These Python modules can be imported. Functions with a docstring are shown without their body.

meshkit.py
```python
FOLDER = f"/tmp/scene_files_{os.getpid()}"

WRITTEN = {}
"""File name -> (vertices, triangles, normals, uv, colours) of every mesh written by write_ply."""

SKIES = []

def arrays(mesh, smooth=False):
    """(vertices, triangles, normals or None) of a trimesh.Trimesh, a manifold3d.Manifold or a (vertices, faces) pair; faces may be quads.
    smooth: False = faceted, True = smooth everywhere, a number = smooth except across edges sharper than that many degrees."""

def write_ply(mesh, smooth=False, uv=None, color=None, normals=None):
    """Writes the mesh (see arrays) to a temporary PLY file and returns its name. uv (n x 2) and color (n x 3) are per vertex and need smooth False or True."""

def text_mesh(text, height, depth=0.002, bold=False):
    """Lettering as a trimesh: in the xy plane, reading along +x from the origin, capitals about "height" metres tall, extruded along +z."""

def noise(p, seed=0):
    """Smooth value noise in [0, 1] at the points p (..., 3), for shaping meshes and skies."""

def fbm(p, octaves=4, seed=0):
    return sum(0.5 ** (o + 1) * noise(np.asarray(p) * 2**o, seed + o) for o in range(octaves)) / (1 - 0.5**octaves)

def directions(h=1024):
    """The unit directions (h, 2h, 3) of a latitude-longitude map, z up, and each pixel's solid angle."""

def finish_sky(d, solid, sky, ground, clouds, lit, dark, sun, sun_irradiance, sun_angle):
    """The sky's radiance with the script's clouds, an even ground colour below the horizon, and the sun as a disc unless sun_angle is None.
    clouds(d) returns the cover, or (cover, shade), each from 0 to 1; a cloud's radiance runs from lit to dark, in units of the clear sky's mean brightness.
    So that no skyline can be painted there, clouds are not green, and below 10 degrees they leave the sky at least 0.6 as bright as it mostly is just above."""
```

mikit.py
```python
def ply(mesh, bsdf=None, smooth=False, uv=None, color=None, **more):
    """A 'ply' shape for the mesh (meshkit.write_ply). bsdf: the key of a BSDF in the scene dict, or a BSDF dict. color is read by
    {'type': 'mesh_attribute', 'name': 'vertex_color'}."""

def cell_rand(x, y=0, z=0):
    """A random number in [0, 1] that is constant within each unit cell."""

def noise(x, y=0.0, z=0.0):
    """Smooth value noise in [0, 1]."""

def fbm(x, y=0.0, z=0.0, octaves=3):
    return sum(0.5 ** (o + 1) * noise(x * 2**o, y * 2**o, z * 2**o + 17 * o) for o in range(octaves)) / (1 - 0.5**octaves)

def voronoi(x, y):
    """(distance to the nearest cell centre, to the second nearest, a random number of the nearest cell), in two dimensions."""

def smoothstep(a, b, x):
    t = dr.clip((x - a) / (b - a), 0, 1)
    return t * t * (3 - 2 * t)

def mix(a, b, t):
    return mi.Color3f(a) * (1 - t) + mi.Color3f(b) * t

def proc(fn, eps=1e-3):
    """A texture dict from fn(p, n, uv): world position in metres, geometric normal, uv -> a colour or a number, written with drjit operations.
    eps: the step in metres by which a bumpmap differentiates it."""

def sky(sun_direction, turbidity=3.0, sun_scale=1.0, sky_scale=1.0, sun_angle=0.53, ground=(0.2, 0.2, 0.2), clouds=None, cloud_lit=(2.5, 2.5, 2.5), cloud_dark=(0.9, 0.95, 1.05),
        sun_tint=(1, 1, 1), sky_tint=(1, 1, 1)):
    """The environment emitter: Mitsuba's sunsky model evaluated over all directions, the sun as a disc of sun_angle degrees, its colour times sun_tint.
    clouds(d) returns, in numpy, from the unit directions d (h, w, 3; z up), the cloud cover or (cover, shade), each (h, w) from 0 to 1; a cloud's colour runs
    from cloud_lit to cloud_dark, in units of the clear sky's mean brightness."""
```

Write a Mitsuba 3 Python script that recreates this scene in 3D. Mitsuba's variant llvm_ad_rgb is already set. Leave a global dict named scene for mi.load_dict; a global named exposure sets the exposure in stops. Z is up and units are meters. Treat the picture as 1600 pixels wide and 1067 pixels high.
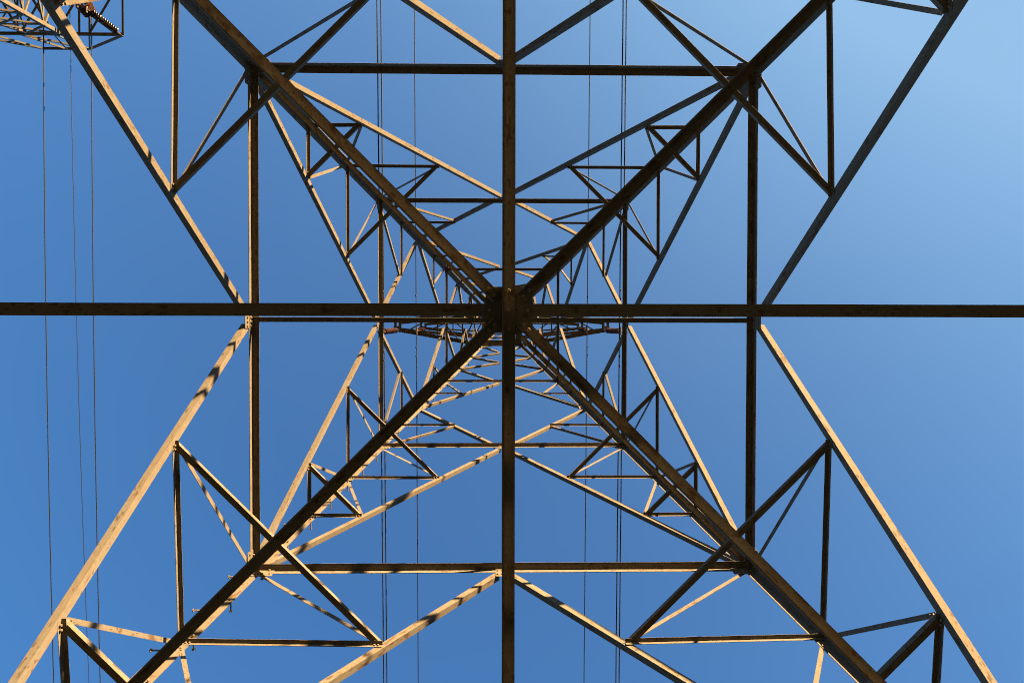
import math, random
import numpy as np
import trimesh
import drjit as dr
import mitsuba as mi
import mikit
from mikit import noise, fbm, smoothstep, mix, cell_rand

T = mi.ScalarTransform4f
random.seed(7)
rng = np.random.default_rng(7)
scene, labels = {}, {}

# ------------------------------------------------------------------ camera, sky, exposure
# x runs to the right of the photograph, y towards its lower edge, z up (metres); the camera lies on
# its back under the pylon, a little off the tower's axis and a degree off the zenith
EYE = 1.5
ROT = np.array([[0.9998471668, -0.0017240225, -0.0173974349],
                [0.0014156260, 0.9998419274, -0.0177233234],
                [0.0174252402, 0.0176959864, 0.9996915590]])
CAM = np.array([-0.0634, 0.1511, EYE])
FWD, UP = ROT[2], -ROT[1]
scene['camera'] = {
    'type': 'perspective', 'fov_axis': 'x', 'fov': math.degrees(2 * math.atan(800 / 1038.07)),
    'near_clip': 0.05, 'far_clip': 8000.0,
    'to_world': T().look_at(origin=CAM.tolist(), target=(CAM + FWD).tolist(), up=UP.tolist()),
}
SUN_AZ, SUN_EL = 52.0, 8.5      # degrees: from the photograph's right towards its top edge, and above the horizon
_a, _e = math.radians(SUN_AZ), math.radians(SUN_EL)
SUN = [math.cos(_e) * math.cos(_a), -math.cos(_e) * math.sin(_a), math.sin(_e)]
def veil(d):
    """Thin haze, faintly streaked, that thickens towards the sun."""
    import meshkit
    ang = np.degrees(np.arccos(np.clip(d @ np.array(SUN), -1, 1)))
    c = 0.085 + 0.735 * np.exp(-(ang - 50.0) / 19.0)
    return np.clip(c * (0.95 + 0.10 * meshkit.fbm(d * 4.0 + 11.0, 3, 5)), 0.0, 0.96)
scene['sky'] = mikit.sky(SUN, turbidity=3.0, sun_scale=6.4, sun_tint=(1.0, 1.15, 1.7), sky_tint=(0.41, 1.09, 1.98), ground=(0.014, 0.018, 0.008),
                         clouds=veil, cloud_lit=(0.80, 1.40, 2.13))
exposure = 2.86

# ------------------------------------------------------------------ materials
def steel_color(base, pale, rust, rust_amount):
    def fn(p, n, uv):
        u, v = uv.x, uv.y
        tone = cell_rand(dr.floor(u * 0.01) + 0.5, 3.0, 7.0)
        streak = 0.45 * fbm(u * 5.0, v * 60.0, tone * 31.0, 3) + 0.55 * fbm(u * 24.0, v * 34.0, tone * 37.0, 3)
        blot = fbm(u * 9.0, v * 18.0, tone * 53.0, 3)
        grain = noise(p.x * 45.0, p.y * 45.0, p.z * 45.0)
        c = mix(base, pale, dr.clip(0.45 * tone + 1.3 * (streak - 0.37) + 0.22 * (grain - 0.5), 0, 1))
        r = smoothstep(0.60 - rust_amount, 0.70 - rust_amount, blot * 0.6 + streak * 0.4)
        fleck = smoothstep(0.70, 0.80, noise(u * 22.0, v * 60.0, tone * 17.0)) * smoothstep(0.42, 0.62, fbm(u * 1.3, v * 6.0, tone * 71.0, 2))
        zinc = smoothstep(0.50, 0.72, fbm(u * 1.6 + 40.0, v * 9.0, tone * 23.0, 3))      # patches of the old grey zinc
        c = mix(c, (0.105, 0.103, 0.100), zinc * 0.55)
        return mix(mix(c, rust, r * 0.8), rust, fleck * 0.8)
    return mikit.proc(fn)

def two(b):
    return {'type': 'twosided', 'bsdf': b}

scene['mat_steel'] = two({'type': 'principled', 'base_color': steel_color((0.084, 0.072, 0.058), (0.128, 0.113, 0.095), (0.055, 0.034, 0.020), 0.03),
                          'roughness': 0.75, 'specular': 0.08})
scene['mat_steel_far'] = two({'type': 'principled', 'base_color': steel_color((0.084, 0.072, 0.058), (0.128, 0.113, 0.095), (0.055, 0.034, 0.020), 0.03),
                              'roughness': 0.75, 'specular': 0.08})
scene['mat_bolt'] = two({'type': 'principled', 'base_color': {'type': 'rgb', 'value': [0.16, 0.13, 0.10]}, 'roughness': 0.45, 'metallic': 0.3})
scene['mat_porcelain'] = two({'type': 'principled', 'base_color': {'type': 'rgb', 'value': [0.055, 0.02, 0.014]}, 'roughness': 0.35, 'clearcoat': 0.2})
scene['mat_porcelain_dark'] = two({'type': 'principled', 'base_color': {'type': 'rgb', 'value': [0.022, 0.018, 0.018]}, 'roughness': 0.3, 'clearcoat': 0.0})
scene['mat_wire'] = two({'type': 'principled', 'base_color': {'type': 'rgb', 'value': [0.02, 0.02, 0.022]}, 'roughness': 0.6, 'metallic': 0.3})
scene['mat_concrete'] = two({'type': 'principled', 'base_color': mikit.proc(lambda p, n, uv: mix((0.30, 0.29, 0.27), (0.42, 0.41, 0.38), fbm(p.x * 4, p.y * 4, p.z * 4, 4))), 'roughness': 0.9})
scene['mat_ground'] = two({'type': 'principled', 'base_color': mikit.proc(
    lambda p, n, uv: mix(mix((0.008, 0.013, 0.005), (0.016, 0.021, 0.009), fbm(p.x * 0.8, p.y * 0.8, 0.0, 4)), (0.02, 0.019, 0.011), smoothstep(0.55, 0.75, fbm(p.x * 0.11 + 9, p.y * 0.11, 3.0, 4)))), 'roughness': 1.0})

# ------------------------------------------------------------------ helpers
counts = {}
def numbered(key):
    k = counts.get(key, 0)
    counts[key] = k + 1
    return key if k == 0 else f'{key}_{k:03d}'

def put(name, mesh, mat, parent=None, smooth=False, uv=None):
    key = numbered(name if parent is None else parent + '__' + name)
    scene[key] = mikit.ply(mesh, mat, smooth=smooth, uv=uv)
    return key

def unit(v):
    v = np.asarray(v, float)
    return v / np.linalg.norm(v)

member_no = [0]
def prism(profile, P0, P1, ex, ey):
    """A rolled section: the closed profile (k x 2, in ex, ey) drawn from P0 to P1; uv = metres along, metres round."""
    profile = np.asarray(profile, float)
    P0, P1 = np.asarray(P0, float), np.asarray(P1, float)
    L = np.linalg.norm(P1 - P0)
    member_no[0] += 1
    u0 = member_no[0] * 100.0 + 5
    k = len(profile)
    q = profile[:, :1] * ex + profile[:, 1:] * ey
    V, F, UV = [], [], []
    per = 0.0
    for i in range(k):
        j = (i + 1) % k
        w = np.linalg.norm(profile[j] - profile[i])
        b = len(V)
        V += [P0 + q[i], P0 + q[j], P1 + q[j], P1 + q[i]]
        UV += [[u0, per], [u0, per + w], [u0 + L, per + w], [u0 + L, per]]
        F += [[b, b + 1, b + 2], [b, b + 2, b + 3]]
        per += w + 0.3
    from shapely.geometry import Polygon
    pv, pf = trimesh.creation.triangulate_polygon(Polygon(profile), engine='earcut')
    for P, s in ((P0, 1), (P1, -1)):
        b = len(V)
        V += [P + x[0] * ex + x[1] * ey for x in pv]
        UV += [[u0 + x[0], x[1]] for x in pv]
        F += [[b + f[0], b + f[1 + (s > 0)], b + f[2 - (s > 0)]] for f in pf]
    V, F = np.array(V), np.array(F)
    if np.dot(np.cross(ex, ey), P1 - P0) < 0:
        F = F[:, ::-1]
    return (V, F), np.array(UV)

def angle_profile(a, b, t):
    r, c = t * 0.9, t * 0.35        # root fillet, rounded toes
    return [(0, 0), (a - c, 0), (a, c), (a, t), (t + r, t), (t + r * 0.3, t + r * 0.3), (t, t + r), (t, b), (c, b), (0, b - c)]

def angle(name, parent, P0, P1, ea, a, b_dir, b, t=0.009, mat='mat_steel'):
    """An angle iron whose heel runs from P0 to P1, one flange of width a along ea, the other of width b along b_dir."""
    d = unit(np.subtract(P1, P0))
    ea = np.asarray(ea, float) - np.dot(ea, d) * d
    ea = unit(ea)
    eb = np.cross(d, ea)
    if np.dot(eb, b_dir) < 0:
        eb = -eb
    m, uv = prism(angle_profile(a, b, t), P0, P1, ea, eb)
    return put(name, m, mat, parent, uv=uv)

def box(c, ex, ey, ez, sx, sy, sz, ch=0.002):
    """A plate with chamfered edges along its outline, centre c, half sizes s."""
    pr = [(-sx + ch, -sy), (sx - ch, -sy), (sx, -sy + ch), (sx, sy - ch), (sx - ch, sy), (-sx + ch, sy), (-sx, sy - ch), (-sx, -sy + ch)]
    ez = unit(ez)
    return prism(pr, np.asarray(c) - ez * sz, np.asarray(c) + ez * sz, unit(ex), unit(ey))

def hexbolt(c, n, r=0.016, h=0.018, shank=0.0):
    n = unit(n)
    a = unit(np.cross(n, [0.31, 0.87, 0.37]))
    b = np.cross(n, a)
    ang = np.arange(6) * math.pi / 3 + random.random()
    pr = np.stack([np.cos(ang), np.sin(ang)], -1) * r
    top = pr * 0.82
    V = [c + x * a + y * b for x, y in pr] + [c + n * h * 0.75 + x * a + y * b for x, y in pr] + [c + n * h + x * a + y * b for x, y in top]
    F = []
    for i in range(6):
        j = (i + 1) % 6
        F += [[i, j, j + 6], [i, j + 6, i + 6], [i + 6, j + 6, j + 12], [i + 6, j + 12, i + 12]]
    F += [[12, 12 + i, 13 + i] for i in range(1, 5)]
    m = trimesh.Trimesh(np.array(V), np.array(F), process=False)
    if shank:
        s = trimesh.creation.cylinder(r * 0.5, segment=[c - n * 0.002, c + n * shank], sections=6)
        m = trimesh.util.concatenate([m, s])
    return m

def rod(P0, P1, r, sections=8):
    return trimesh.creation.cylinder(r, segment=[np.asarray(P0, float), np.asarray(P1, float)], sections=sections)

def lathe(profile, P0, axis, sections=14):
    m = trimesh.creation.revolve(np.asarray(profile, float), sections=sections)
    axis = unit(axis)
    R = trimesh.geometry.align_vectors([0, 0, 1], axis)
    R[:3, 3] = P0
    m.apply_transform(R)
    return m

# ------------------------------------------------------------------ ground
g = 600.0
n_ = 60
gx = np.sign(np.linspace(-1, 1, n_)) * np.abs(np.linspace(-1, 1, n_)) ** 2.2 * 3000
X, Y = np.meshgrid(gx, gx)
Z = 0.05 * np.sin(X * 0.13) * np.cos(Y * 0.17) + 0.0 * X
idx = np.arange(n_ * n_).reshape(n_, n_)
quads = np.stack([idx[:-1, :-1], idx[:-1, 1:], idx[1:, 1:], idx[1:, :-1]], -1).reshape(-1, 4)
put('ground', (np.stack([X, Y, Z], -1).reshape(-1, 3), quads), 'mat_ground', smooth=True)
labels['ground'] = {'label': 'dark grassy ground under the pylon', 'category': 'ground', 'kind': 'structure'}

# ------------------------------------------------------------------ the pylon overhead
PY = 'lattice_pylon'
SLOPE = 0.16562
LV = np.array([5.1, 10.4768, 16.1834, 19.5107, 22.6564, 24.6768, 25.8174, 26.8149, 27.6162, 29.1]) + EYE
def half(z):
    return 4.8485 - SLOPE * (z - EYE - 5.1)
def corner(z, sx, sy):
    return np.array([sx * half(z), sy * half(z), z])

FACES = {'left': np.array([-1., 0, 0]), 'top': np.array([0, -1., 0]), 'right': np.array([1., 0, 0]), 'bottom': np.array([0, 1., 0])}
def face_point(out, t, z, frac):
    """A point of a face: frac is -1 .. 1 across its width."""
    return out * half(z) + t * (frac * half(z)) + np.array([0, 0, z])

def face_frame(out):
    tang = np.array([-out[1], out[0], 0]) if False else np.abs(np.array([out[1], out[0], 0]))
    n_in = unit(-out + np.array([0, 0, -SLOPE]))
    return tang, n_in

def trim(P0, P1, a, b):
    d = unit(P1 - P0)
    j = rng.normal(0.0, 0.004, (2, 3))          # no two members sit quite alike
    return P0 + d * a + j[0], P1 - d * b + j[1]

def inclined(name, P0, P1, n_in, b, t=0.008, off=0.004, mat='mat_steel', ends=(0.1, 0.06), parent=PY, bo=None):
    """A bracing angle lying in a face: heel along its lower edge, one flange in the face, the other standing outwards."""
    P0, P1 = trim(np.asarray(P0), np.asarray(P1), *ends)
    d = unit(P1 - P0)
    e = np.cross(n_in, d)
    if e[2] > 0:
        e = -e
    h0 = e * (b * 0.5) + n_in * (off + t)
    return angle(name, parent, P0 + h0, P1 + h0, -e, b, -n_in, bo or b, t, mat)

def flat(name, P0, P1, n_in, b, t=0.008, off=0.004, ends=(0.07, 0.12), mat='mat_steel'):
    """A flat bar lying in a face."""
    P0, P1 = trim(np.asarray(P0), np.asarray(P1), *ends)
    e = unit(np.cross(n_in, P1 - P0))
    m, uv = prism([(-b / 2, 0), (b / 2, 0), (b / 2, t), (-b / 2, t)], P0 + n_in * off, P1 + n_in * off, e, n_in)
    return put(name, m, mat, PY, uv=uv)

def level(name, P0, P1, n_in, b, t=0.008, off=0.003, mat='mat_steel', ends=(0.05, 0.05), parent=PY, bi=None):
    """A horizontal strut in a face: heel at its outer upper edge, one flange hanging, the other reaching inwards."""
    P0, P1 = trim(np.asarray(P0), np.asarray(P1), *ends)
    h0 = n_in * off
    return angle(name, parent, P0 + h0, P1 + h0, [0, 0, -1], b, -np.sign(np.dot(n_in, n_in)) * -n_in, bi or b, t, mat)

bolt_sets = {}
def plate(name, c, n_in, ex, sx, sy, rows, parent=PY, t=0.008, off=0.016, br=0.016):
    """A gusset plate inside a face with rows of bolt heads."""
    ey = np.cross(n_in, ex)
    m, uv = box(np.asarray(c) + n_in * (off + t / 2), ex, ey, n_in, sx, sy, t / 2, 0.006)
    k = put(name, m, 'mat_steel', parent, uv=uv)
    if rows:
        bolts = [hexbolt(np.asarray(c) + n_in * (off + t) + ex * x + ey * y, n_in, br) for x, y in rows]
        bk = put('bolts', trimesh.util.concatenate(bolts), 'mat_bolt', k)
        labels[bk] = {'kind': 'stuff'}
    return k

def bolt_row(x0, y0, x1, y1, n):
    return [(x0 + (x1 - x0) * i / max(n - 1, 1), y0 + (y1 - y0) * i / max(n - 1, 1)) for i in range(n)]

def leg(sx, sy, z0, z1, b, t):
    P0, P1 = corner(z0, sx, sy), corner(z1, sx, sy)
    angle('leg', PY, P0, P1, [-sx, 0, 0], b, [0, -sy, 0], b, t)

BL = 0.16
for sx in (-1, 1):
    for sy in (-1, 1):
        leg(sx, sy, 0.25, LV[2], BL, 0.014)
        leg(sx, sy, LV[2], LV[6], BL * 0.85, 0.012)
        leg(sx, sy, LV[6], LV[9], BL * 0.7, 0.010)

# the two big panels: each face is braced by a pair of diagonals that meet in the middle of the strut above
def big_panel(i0, i1, b, bs, fr, bh, rise=0.0, below=0.0):
    z0, z1 = LV[i0] - below, LV[i1]
    nodes = {}
    for fname, out in FACES.items():
        tang, n_in = face_frame(out)
        mid = face_point(out, tang, z1, 0)
        level('horizontal_strut', face_point(out, tang, z1, -1), face_point(out, tang, z1, 1), n_in, bh, ends=(0.02, 0.02))
        for s in (-1, 1):
            low = face_point(out, tang, z0, s)
            last = inclined('face_diagonal', low, mid, n_in, b, ends=(0.2, 0.16))
            pts = []
            for f in fr:                      # nearest the top first
                p = low + (mid - low) * f
                pts.append(p)
                nodes[(fname, s, f)] = p
            marks = []
            lz = [face_point(out, tang, p[2] + rise, s) for p in pts]     # the struts rise a little towards the leg
            top = face_point(out, tang, z1, s)
            flat('secondary_brace', pts[0], top, n_in, bs, ends=(0.07, 0.17))
            level('secondary_strut', lz[0], pts[0], n_in, bs * 1.05, 0.006, ends=(0.03, 0.0))
            flat('secondary_brace', pts[1], lz[0], n_in, bs, ends=(0.07, 0.12))
            level('secondary_strut', lz[1], pts[1], n_in, bs * 1.05, 0.006, ends=(0.03, 0.0))
            for A, B, dz in ((lz[0], pts[0], bs / 2), (lz[1], pts[1], bs / 2), (pts[0], top, 0), (pts[1], lz[0], 0)):
                u_ = unit(B - A)
                for q in (0.09, 0.14):
                    marks += [A + u_ * q - [0, 0, dz], B - u_ * (q + (0.06 if dz == 0 else -0.03)) - [0, 0, dz]]
            bk = put('bolts', trimesh.util.concatenate([hexbolt(c_ + n_in * 0.011, n_in, 0.014, 0.018) for c_ in marks]), 'mat_bolt', last)
            labels[bk] = {'kind': 'stuff'}
    # corner braces join the nodes of neighbouring faces
    for sx in (-1, 1):
        for sy in (-1, 1):
            fx, fy = ('left' if sx < 0 else 'right'), ('top' if sy < 0 else 'bottom')
            for f in fr:
                A, B = nodes[(fx, sy, f)], nodes[(fy, sx, f)]
                inn = unit([-sx, -sy, 0])
                w = bs * 1.38
                angle('corner_brace', PY, A + inn * 0.0, B + inn * 0.0, [0, 0, 1], w * 0.8, -inn, w, 0.006)

big_panel(0, 1, 0.095, 0.057, (0.677, 0.366), 0.118, 0.08, 0.37)
big_panel(1, 2, 0.090, 0.056, (0.655, 0.335), 0.098)

# narrower panels: V below, inverted V above, a strut at every second level
def vee(i0, i1, up, b, bs, strut, bh, bi=None):
    """Diagonals between level i0 and i1: up=True runs from the middle of i0 to the corners of i1, else from the corners of i0 to the middle of i1."""
    z0, z1 = LV[i0], LV[i1]
    for fname, out in FACES.items():
        tang, n_in = face_frame(out)
        for s in (-1, 1):
            if up:
                P0, P1 = face_point(out, tang, z0, 0.03 * s), face_point(out, tang, z1, s)
                e = (0.12, 0.12)
            else:
                P0, P1 = face_point(out, tang, z0, s), face_point(out, tang, z1, 0.03 * s)
                e = (0.12, 0.1)
            inclined('face_diagonal', P0, P1, n_in, b, 0.007, ends=e)
            if bs:
                m = (P0 + P1) / 2
                lz = face_point(out, tang, m[2], s)
                zc = z0 if up else z1
                inclined('secondary_brace', m, face_point(out, tang, zc, s), n_in, bs * 0.85, 0.005, ends=(0.05, 0.12))
                level('secondary_strut', lz, m, n_in, bs * 0.85, 0.005, ends=(0.03, 0.0))
        if strut:
            level('horizontal_strut', face_point(out, tang, z1, -1), face_point(out, tang, z1, 1), n_in, bh, 0.007, ends=(0.02, 0.02), bi=bi)

vee(2, 3, True, 0.086, 0.064, False, 0)
vee(3, 4, False, 0.082, 0.058, True, 0.082)
vee(4, 5, True, 0.080, 0, False, 0)
vee(5, 6, False, 0.076, 0, False, 0)
vee(6, 7, True, 0.074, 0, False, 0)
vee(7, 8, False, 0.070, 0, False, 0)
vee(8, 9, True, 0.070, 0, True, 0.15, 0.26)

# the plan bracing overhead: struts and corner diagonals bolted to a square plate
Z0 = LV[0]
PC = np.array([0.0, 0.0])
PX = np.array([0.0, 0.0, Z0])
w0 = half(Z0)
for fname, out in FACES.items():
    tang, n_in = face_frame(out)
    level('horizontal_strut', face_point(out, tang, Z0, -1), face_point(out, tang, Z0, 1), n_in, 0.12, ends=(0.02, 0.02))
PH = 0.178
m, uv = box([0, 0, Z0 + 0.005], [1, 0, 0], [0, 1, 0], [0, 0, 1], PH, PH, 0.005, 0.008)
CP = put('centre_plate', m, 'mat_steel', PY, uv=uv)
SB = 0.0985
zs = Z0 - 0.0015
# one strut runs through below the plate, its flange hanging on the left
angle('plan_strut', PY, [-SB / 2, -w0 + 0.13, zs], [-SB / 2, w0 - 0.13, zs], [1, 0, 0], SB, [0, 0, -1], 0.098, 0.009)
# the cross struts lie on the plate
for s in (-1, 1):
    angle('plan_strut', PY, [s * 0.075, -SB / 2, Z0 + 0.0115], [s * (w0 - 0.13), -SB / 2, Z0 + 0.0115], [0, 1, 0], SB, [0, 0, 1], 0.08, 0.009)
    # seen from below these carry their second flange above the plate
DB = 0.088
for sx in (-1, 1):
    for sy in (-1, 1):
        d = unit([sx, sy, 0])
        e = unit([1, -1, 0]) if sx == sy else unit([1, 1, 0])       # across the brace, towards the photograph's upper or lower right
        h = -e * DB / 2 + np.array([0, 0, zs])
        start = 0.125
        angle('plan_diagonal', PY, d * start + h, d * (w0 * math.sqrt(2) - 0.2) + h, e, DB, [0, 0, -1], 0.09, 0.009)
        for q in (0.155, 0.215):
            put('bolt', hexbolt(d * q + np.array([0, 0, zs - 0.009]), [0, 0, -1]), 'mat_bolt', CP)
for y in (-0.145, 0.0, 0.145):
    put('bolt', hexbolt(np.array([0, y, zs - 0.009]), [0, 0, -1]), 'mat_bolt', CP)
for x in (-0.145, 0.145):
    put('bolt', hexbolt(np.array([x, 0, Z0 - 0.0005]), [0, 0, -1]), 'mat_bolt', CP)

# the next plan bracing
def plan(z, b, diag, cross, tb):
    w = half(z)
    m, uv = box([0, 0, z + 0.004], [1, 0, 0], [0, 1, 0], [0, 0, 1], 0.12, 0.12, 0.004, 0.006)
    put('plan_plate', m, 'mat_steel', PY, uv=uv)
    zz = z - 0.002
    for s in (-1, 1):
        y0 = -b / 2 + cross
        angle('plan_strut', PY, [s * 0.06, y0, zz], [s * (w - 0.02), y0, zz], [0, 1, 0], b, [0, 0, -1], b * 0.7, 0.007)
    if tb:
        angle('plan_strut', PY, [-b / 2, -w + 0.02, z + 0.0095], [-b / 2, w - 0.02, z + 0.0095], [1, 0, 0], b, [0, 0, 1], b * 0.8, 0.007)
    if diag:
        for sx in (-1, 1):
            for sy in (-1, 1):
                d = unit([sx, sy, 0])
                e = unit([1, -1, 0]) if sx == sy else unit([1, 1, 0])
                h = -e * b / 2 + np.array([0, 0, zz])
                angle('plan_diagonal', PY, d * 0.09 + h, d * (w * math.sqrt(2) - 0.2) + h, e, b, [0, 0, -1], b * 0.8, 0.007)
plan(LV[1], 0.075, True, 0.0, True)
plan(LV[2], 0.06, False, -0.05, False)
plan(LV[4], 0.05, False, -0.06, False)

# gusset plates
for i, (sc, big) in {1: (1.0, True), 2: (0.8, False)}.items():
    z = LV[i]
    for fname, out in FACES.items():
        tang, n_in = face_frame(out)
        ey = np.cross(n_in, tang)
        up = ey if ey[2] > 0 else -ey
        ex = tang
        sg = 1.0 if ey[2] > 0 else -1.0
        rows = bolt_row(-0.1 * sc, -0.05 * sg * sc, -0.1 * sc, -0.16 * sg * sc, 2) + bolt_row(0.1 * sc, -0.05 * sg * sc, 0.1 * sc, -0.16 * sg * sc, 2) + bolt_row(-0.05 * sc, 0.03 * sg, 0.05 * sc, 0.03 * sg, 2)
        c = face_point(out, tang, z, 0) - up * 0.115 * sc
        rows = bolt_row(-0.1 * sc, 0.05 * sc, 0.1 * sc, 0.05 * sc, 4) + bolt_row(-0.1 * sc, -0.05 * sc, 0.1 * sc, -0.05 * sc, 4)
        plate('gusset_plate', c, n_in, ex, 0.135 * sc, 0.115 * sc, rows)
        for s in (-1, 1):
            cc = face_point(out, tang, z, s) - tang * s * 0.19 * sc - up * 0.03
            rows = bolt_row(-0.12 * sc, -0.1 * sc, 0.12 * sc, -0.1 * sc, 3) + bolt_row(-0.12 * sc, 0.1 * sc, 0.12 * sc, 0.1 * sc, 3) + bolt_row(-0.08 * sc, 0, 0.08 * sc, 0, 2)
            plate('gusset_plate', cc, n_in, ex, 0.16 * sc, 0.16 * sc, rows)
for i, sc in {3: 0.62, 4: 0.5, 5: 0.4, 6: 0.35, 7: 0.3}.items():
    z = LV[i]
    for fname, out in FACES.items():
        tang, n_in = face_frame(out)
        for s in (-1, 1):
            plate('gusset_plate', face_point(out, tang, z, s) - tang * s * 0.19 * sc, n_in, tang, 0.14 * sc, 0.2 * sc, bolt_row(0, -0.13 * sc, 0, 0.13 * sc, 3), off=0.014)
# leg splice just below the first strut: cover angles inside the legs, full of bolts
for sx in (-1, 1):
    for sy in (-1, 1):
        for ea, nn in (([-sx, 0, 0], [0, -sy, 0]), ([0, -sy, 0], [-sx, 0, 0])):
            pass

# climbing pegs on the lower left leg, alternately through its two flanges
def step_bolts():
    z = 6.0
    k = 0
    while z < LV[8]:
        c = corner(z, -1, 1)
        f = 0.72 * (BL if z < LV[2] else BL * 0.85 if z < LV[6] else BL * 0.7)
        if k % 2 == 0:
            base, n = c + np.array([f, 0, 0]), np.array([0, 1.0, 0])
        else:
            base, n = c + np.array([0, -f, 0]), np.array([-1.0, 0, 0])
        n = unit(n + np.array([0, 0, 0.04 * random.uniform(-1, 1)]))
        parts = [rod(base - n * 0.045, base + n * 0.15, 0.011, 8), hexbolt(base + n * 0.145, n, 0.026, 0.018), hexbolt(base - n * 0.030, -n, 0.016, 0.014), hexbolt(base + n * 0.001, n, 0.016, 0.014)]
        put('step_bolt', trimesh.util.concatenate(parts), 'mat_bolt', PY)
        z += 0.43
        k += 1
step_bolts()

# footings, and the bracing below the frame
for sx in (-1, 1):
    for sy in (-1, 1):
        c = corner(0.2, sx, sy)
        m, uv = box([c[0], c[1], 0.1], [1, 0, 0], [0, 1, 0], [0, 0, 1], 0.4, 0.4, 0.2, 0.03)
        put('footing', m, 'mat_concrete', PY, uv=uv)
for fname, out in FACES.items():
    tang, n_in = face_frame(out)
    for s in (-1, 1):
        inclined('face_diagonal', face_point(out, tang, 0.4, s), face_point(out, tang, Z0, 0), n_in, 0.11, ends=(0.15, 0.2))

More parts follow.
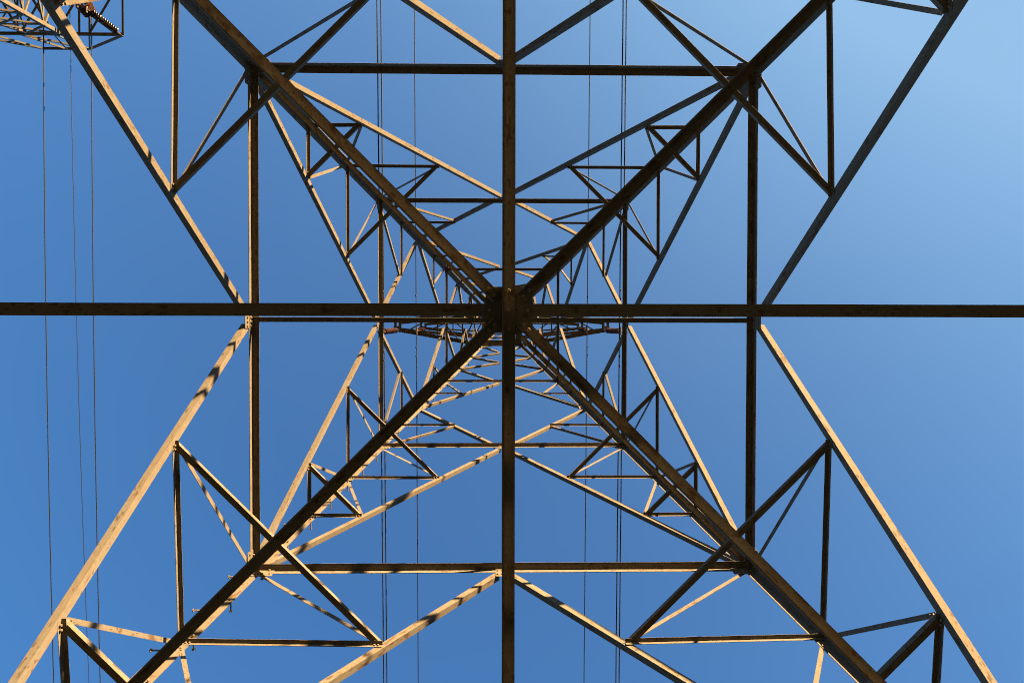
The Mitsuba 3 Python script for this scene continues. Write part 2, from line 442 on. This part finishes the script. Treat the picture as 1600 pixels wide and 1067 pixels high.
# the cross-arms
def arm(z, tip, yt, wb, b, bt, lace):
    for s in (-1, 1):
        for y in (-1, 1):
            A, B = np.array([s * tip, y * yt, z]), np.array([s * wb, y * wb, z])
            angle('arm_chord', PY, A, B, [0, -y, 0], b, [0, 0, 1], b, 0.008)
            # ties from the tip up to the body
            A2, B2 = np.array([s * (tip - 0.1), y * yt * 0.8, z + 0.12]), np.array([s * half(z + 1.2) * 1.0, y * half(z + 1.2) * 0.9, z + 1.25])
            angle('arm_tie', PY, A2, B2, [0, -y, 0], b * 0.7, [0, 0, -1], b * 0.7, 0.006)
        angle('arm_end', PY, [s * (tip - 0.02), -yt - 0.02, z + 0.011], [s * (tip - 0.02), yt + 0.02, z + 0.011], [-s, 0, 0], bt, [0, 0, 1], bt, 0.008)
        angle('arm_hanger', PY, [s * (tip + 0.2), -0.2, z + 0.16], [s * (tip + 0.2), 0.12, z + 0.16], [-s, 0, 0], bt, [0, 0, 1], bt, 0.008)
        angle('arm_hanger', PY, [s * (tip - 0.05), 0.0, z + 0.14], [s * (tip + 0.22), 0.0, z + 0.14], [0, 1, 0], bt, [0, 0, 1], bt, 0.008)
        n = len(lace)
        for i in range(n - 1):
            x0, x1 = lace[i], lace[i + 1]
            f0, f1 = [yt + (wb - yt) * (tip - x) / (tip - wb) for x in (x0, x1)]
            k = 1 if i % 2 == 0 else -1
            angle('arm_lacing', PY, [s * x0, k * f0 * 0.95, z + 0.012 + 0.008 * (i % 2)], [s * x1, -k * f1 * 0.95, z + 0.012 + 0.008 * (i % 2)], [0, 1, 0], 0.055, [0, 0, 1], 0.05, 0.006)
            if i:
                angle('arm_lacing', PY, [s * x0, -f0 * 0.97, z + 0.03], [s * x0, f0 * 0.97, z + 0.03], [1, 0, 0], 0.05, [0, 0, 1], 0.05, 0.006)
ZA, ZB = LV[9], 31.0 + EYE
arm(ZA, 4.53, 0.25, half(ZA) + 0.03, 0.17, 0.12, [4.3, 2.84, 1.75, 0.95])
# body above the arms
for sx in (-1, 1):
    for sy in (-1, 1):
        P0, P1 = corner(ZA, sx, sy), corner(ZB + 0.9, sx, sy)
        angle('leg', PY, P0, P1, [-sx, 0, 0], 0.1, [0, -sy, 0], 0.1, 0.009)
for z0, z1 in ((ZA, ZA + 0.95), (ZA + 0.95, ZB), (ZB, ZB + 0.9)):
    for fname, out in FACES.items():
        tang, n_in = face_frame(out)
        level('horizontal_strut', face_point(out, tang, z1, -1), face_point(out, tang, z1, 1), n_in, 0.07, 0.006, ends=(0.02, 0.02))
        inclined('face_diagonal', face_point(out, tang, z0, -1), face_point(out, tang, z1, 1), n_in, 0.06, 0.006, ends=(0.08, 0.08))
arm(ZB, 3.62, 0.14, half(ZB) + 0.02, 0.10, 0.10, [3.4, 2.3, 1.3, 0.8])

labels[PY] = {'label': 'tall weathered steel lattice pylon seen from straight below, its four legs converging overhead', 'category': 'pylon'}

# ------------------------------------------------------------------ insulators
def insulator(name, label, top, bottom, discs, r, group=None, glaze='mat_porcelain'):
    top, bottom = np.asarray(top, float), np.asarray(bottom, float)
    ax = unit(bottom - top)
    L = np.linalg.norm(bottom - top)
    key = numbered(name)
    c0, c1 = 0.14 * L, 0.90 * L
    put('hook', trimesh.util.concatenate([rod(top, top + ax * c0, 0.02, 6), rod(top + ax * c1, bottom, 0.022, 6)]), 'mat_bolt', key)
    pitch = (c1 - c0) / discs
    for i in range(discs):
        p = pitch
        prof = [(0.0, 0.0), (0.035, 0.0), (0.045, 0.30 * p), (0.06, 0.42 * p), (r * 0.8, 0.55 * p), (r, 0.74 * p), (r * 0.97, 0.82 * p), (r * 0.6, 0.78 * p), (0.03, 0.85 * p), (0.02, 1.0 * p), (0.0, 1.0 * p)]
        put('disc', lathe(prof, top + ax * (c0 + i * pitch), ax, 14), glaze, key, smooth=40)
    clamp = trimesh.util.concatenate([rod(bottom + [-0.10, 0, 0], bottom + [0.10, 0, 0], 0.03, 8), rod(bottom + [0, -0.16, -0.03], bottom + [0, 0.16, -0.03], 0.035, 8)])
    put('clamp', clamp, 'mat_bolt', key)
    labels[key] = {'label': label, 'category': 'insulator'}
    if group:
        labels[key]['group'] = group
    return key

insulator('insulator_string', 'reddish brown insulator string hanging from the left end of the longer cross-arm', [-4.52, 0.18, ZA - 0.02], [-4.74, 0.24, 26.5 + EYE], 11, 0.12)
insulator('insulator_string', 'dark insulator string hanging from the right end of the longer cross-arm', [4.52, 0.18, ZA - 0.02], [4.74, 0.20, 26.5 + EYE], 11, 0.12)
insulator('insulator_string', 'small reddish insulator string nearer the body, left of centre', [-3.60, 0.14, ZB - 0.02], [-3.64, 0.2, 28.5 + EYE], 8, 0.11)
insulator('insulator_string', 'small dark insulator string nearer the body, right of centre', [3.60, 0.14, ZB - 0.02], [3.64, 0.16, 28.5 + EYE], 8, 0.11)

# ------------------------------------------------------------------ wires
def wire(label, x, z0, k, q, r=0.024, group=None, y0=-260, y1=260, dampers=()):
    ys = np.linspace(y0, y1, 130)
    zs_ = z0 + EYE + k * ys + q * ys ** 2
    pts = np.stack([np.full_like(ys, x), ys, zs_], -1)
    ang = np.arange(6) * math.pi / 3
    ring = np.stack([np.cos(ang), np.zeros(6), np.sin(ang)], -1) * r
    V = (pts[:, None] + ring[None]).reshape(-1, 3)
    i, j = np.meshgrid(np.arange(len(ys) - 1), np.arange(6), indexing='ij')
    qd = np.stack([i * 6 + j, i * 6 + (j + 1) % 6, (i + 1) * 6 + (j + 1) % 6, (i + 1) * 6 + j], -1).reshape(-1, 4)
    key = put('power_line', (V, qd), 'mat_wire', smooth=True)
    for y in dampers:
        c = np.array([x, y, z0 + EYE + k * y + q * y * y])
        put('damper', trimesh.util.concatenate([rod(c, c - [0, 0, 0.09], 0.014, 6), rod(c + [0, -0.2, -0.09], c + [0, 0.2, -0.09], 0.009, 6),
            lathe([(0, 0), (0.03, 0), (0.034, 0.06), (0.02, 0.1), (0, 0.1)], c + [0, 0.14, -0.09], [0, 1, 0], 10), lathe([(0, 0), (0.03, 0), (0.034, 0.06), (0.02, 0.1), (0, 0.1)], c + [0, -0.14, -0.09], [0, -1, 0], 10)]), 'mat_wire', key)
    labels[key] = {'label': label, 'category': 'power line'}
    if group:
        labels[key]['group'] = group
    return key

wire('left-hand line of the close pair of thin dark cables left of the tower axis', -4.82, 26.4, 0.046, -0.0001, dampers=(-1.25, 1.4))
wire('right-hand line of the close pair of thin dark cables left of the tower axis', -4.68, 26.4, 0.0416, -0.0001, dampers=(-1.15, 1.2))
wire('single thin dark cable between the left pair and the central plate', -3.65, 28.4, 0.0395, -0.0001, 0.02, dampers=(-1.1, 1.1))
wire('left-hand line of the close pair of thin dark cables right of the tower axis', 4.68, 26.4, 0.034, -0.0002, dampers=(-1.25, 1.4))
wire('right-hand line of the close pair of thin dark cables right of the tower axis', 4.81, 26.4, 0.033, -0.0002, dampers=(-1.15, 1.15))
wire('single thin dark cable between the central plate and the right pair', 3.65, 28.4, 0.042, -0.0002, 0.02, dampers=(-1.1, 1.05))
wire('leftmost of the three cables running down from the distant pylon', -21.0, 31.0, 0.0056, 0.0006, 0.024, y0=-120)
wire('thinnest and middle one of the three cables running down from the distant pylon', -20.55, 32.5, 0.0278, 0.0006, 0.016, y0=-120)
wire('rightmost of the three cables running down from the distant pylon, below its insulator', -18.83, 31.0, 0.0045, 0.0006, 0.024, y0=-120)

# ------------------------------------------------------------------ the second pylon, top left
P2 = 'distant_pylon'
def a2(name, A, B, b=0.09, ea=(0, 0, -1), eb=(0, 1, 0), t=0.007):
    A, B = np.array(A, float), np.array(B, float)
    A[2] += EYE
    B[2] += EYE
    d = unit(B - A)
    ea = np.asarray(ea, float)
    if abs(np.dot(ea, d)) > 0.9:
        ea = np.array([1.0, 0, 0])
    return angle(name, P2, A, B, ea, b, eb, b, t, 'mat_steel_far')
YF, YB, ZL, ZT = -13.3, -15.9, 31.0, 32.6
XT = -17.44
XM = -21.0      # middle of its body
XL = 2 * XM - XT
for y in (YF, YB):
    a2('arm_chord', [XL, y, ZL], [XT, y, ZL], 0.12, (0, 0, 1), (0, -1 if y == YF else 1, 0))
    a2('arm_chord', [-22.1, y, ZT], [-19.9, y, ZT], 0.1, (0, 0, 1), (0, -1, 0))
    a2('arm_tie', [-19.9, y, ZT], [XT, y, ZL + 0.05], 0.09, (0, 0, 1), (0, -1, 0))
    a2('arm_tie', [-22.1, y, ZT], [XL, y, ZL + 0.05], 0.09, (0, 0, 1), (0, -1, 0))
    for x0, z0, x1, z1 in ((-22.1, ZL, -21.0, ZT), (-20.55, ZL, -21.0, ZT), (-22.1, ZL, -19.9, ZT), (-20.55, ZL, -19.9, ZT), (-18.95, ZL, -19.9, ZT), (-23.5, ZL, -22.1, ZT)):
        a2('arm_lacing', [x0, y, z0], [x1, y, z1], 0.075, (0, 0, 1), (0, -1, 0))
for x in (XT, -18.95, -19.42, -22.2, XL, 2 * XM + 18.95):
    a2('arm_crossbar', [x, YB, ZL + 0.01], [x, YF, ZL + 0.01], 0.10, (1, 0, 0), (0, 0, 1))
for xa, xb in ((-22.1, -20.6), (-20.6, -22.1), (-20.5, -19.0), (-19.0, -17.5), (-22.1, -23.5)):
    a2('arm_lacing', [xa, YF - 0.05, ZL + 0.02], [xb, YB + 0.05, ZL + 0.02], 0.11, (1, 0, 0), (0, 0, 1))
# its body and legs, spreading downwards
def half2(z):
    return 0.78 + 0.16 * max(0.0, ZL - z)
YC = (YF + YB) / 2
for sx in (-1, 1):
    for sy in (-1, 1):
        for za, zb, b in ((ZL, 18.0, 0.16), (18.0, 0.2, 0.2)):
            A = [XM + sx * half2(za), YC + sy * (half2(za) + 0.5), za]
            B = [XM + sx * half2(zb), YC + sy * (half2(zb) + 0.5), zb]
            a2('leg', A, B, b, (-sx, 0, 0), (0, -sy, 0))
lv = [31.0, 29.6, 28.0, 26.0, 23.5, 20.0, 15.5, 9.5, 1.0]
for i in range(len(lv) - 1):
    za, zb = lv[i], lv[i + 1]
    for sx, sy, ax in ((1, 0, 1), (-1, 0, 1), (0, 1, 0), (0, -1, 0)):
        def q(s, z):
            hx, hy = half2(z), half2(z) + 0.5
            return [XM + (sx * hx if ax else s * hx), YC + (s * hy if ax else sy * hy), z]
        a2('face_diagonal', q(-1, za), q(1, zb), 0.075, (0, 0, 1), (-sx, -sy, 0))
        a2('face_diagonal', q(1, za), q(-1, zb), 0.075, (0, 0, 1), (-sx * 0.9, -sy * 0.9, 0.1))
        a2('horizontal_strut', q(-1, zb), q(1, zb), 0.07, (0, 0, -1), (-sx, -sy, 0))
labels[P2] = {'label': 'second lattice pylon in the distance at the top left corner, only its cross-arm in view', 'category': 'pylon'}
insulator('insulator_string', 'long black insulator string slanting from the arm tip of the distant pylon', [XT, YF, ZL + EYE - 0.05], [-17.75, -13.5, 28.95 + EYE], 12, 0.16, glaze='mat_porcelain_dark')
insulator('insulator_string', 'upper of two short reddish insulators at the lower end of the long black string', [-17.78, -13.48, 29.5 + EYE], [-17.62, -13.85, 28.6 + EYE], 5, 0.17)
insulator('insulator_string', 'lower of two short reddish insulators at the lower end of the long black string', [-17.95, -13.40, 29.5 + EYE], [-17.92, -13.55, 28.6 + EYE], 5, 0.17)
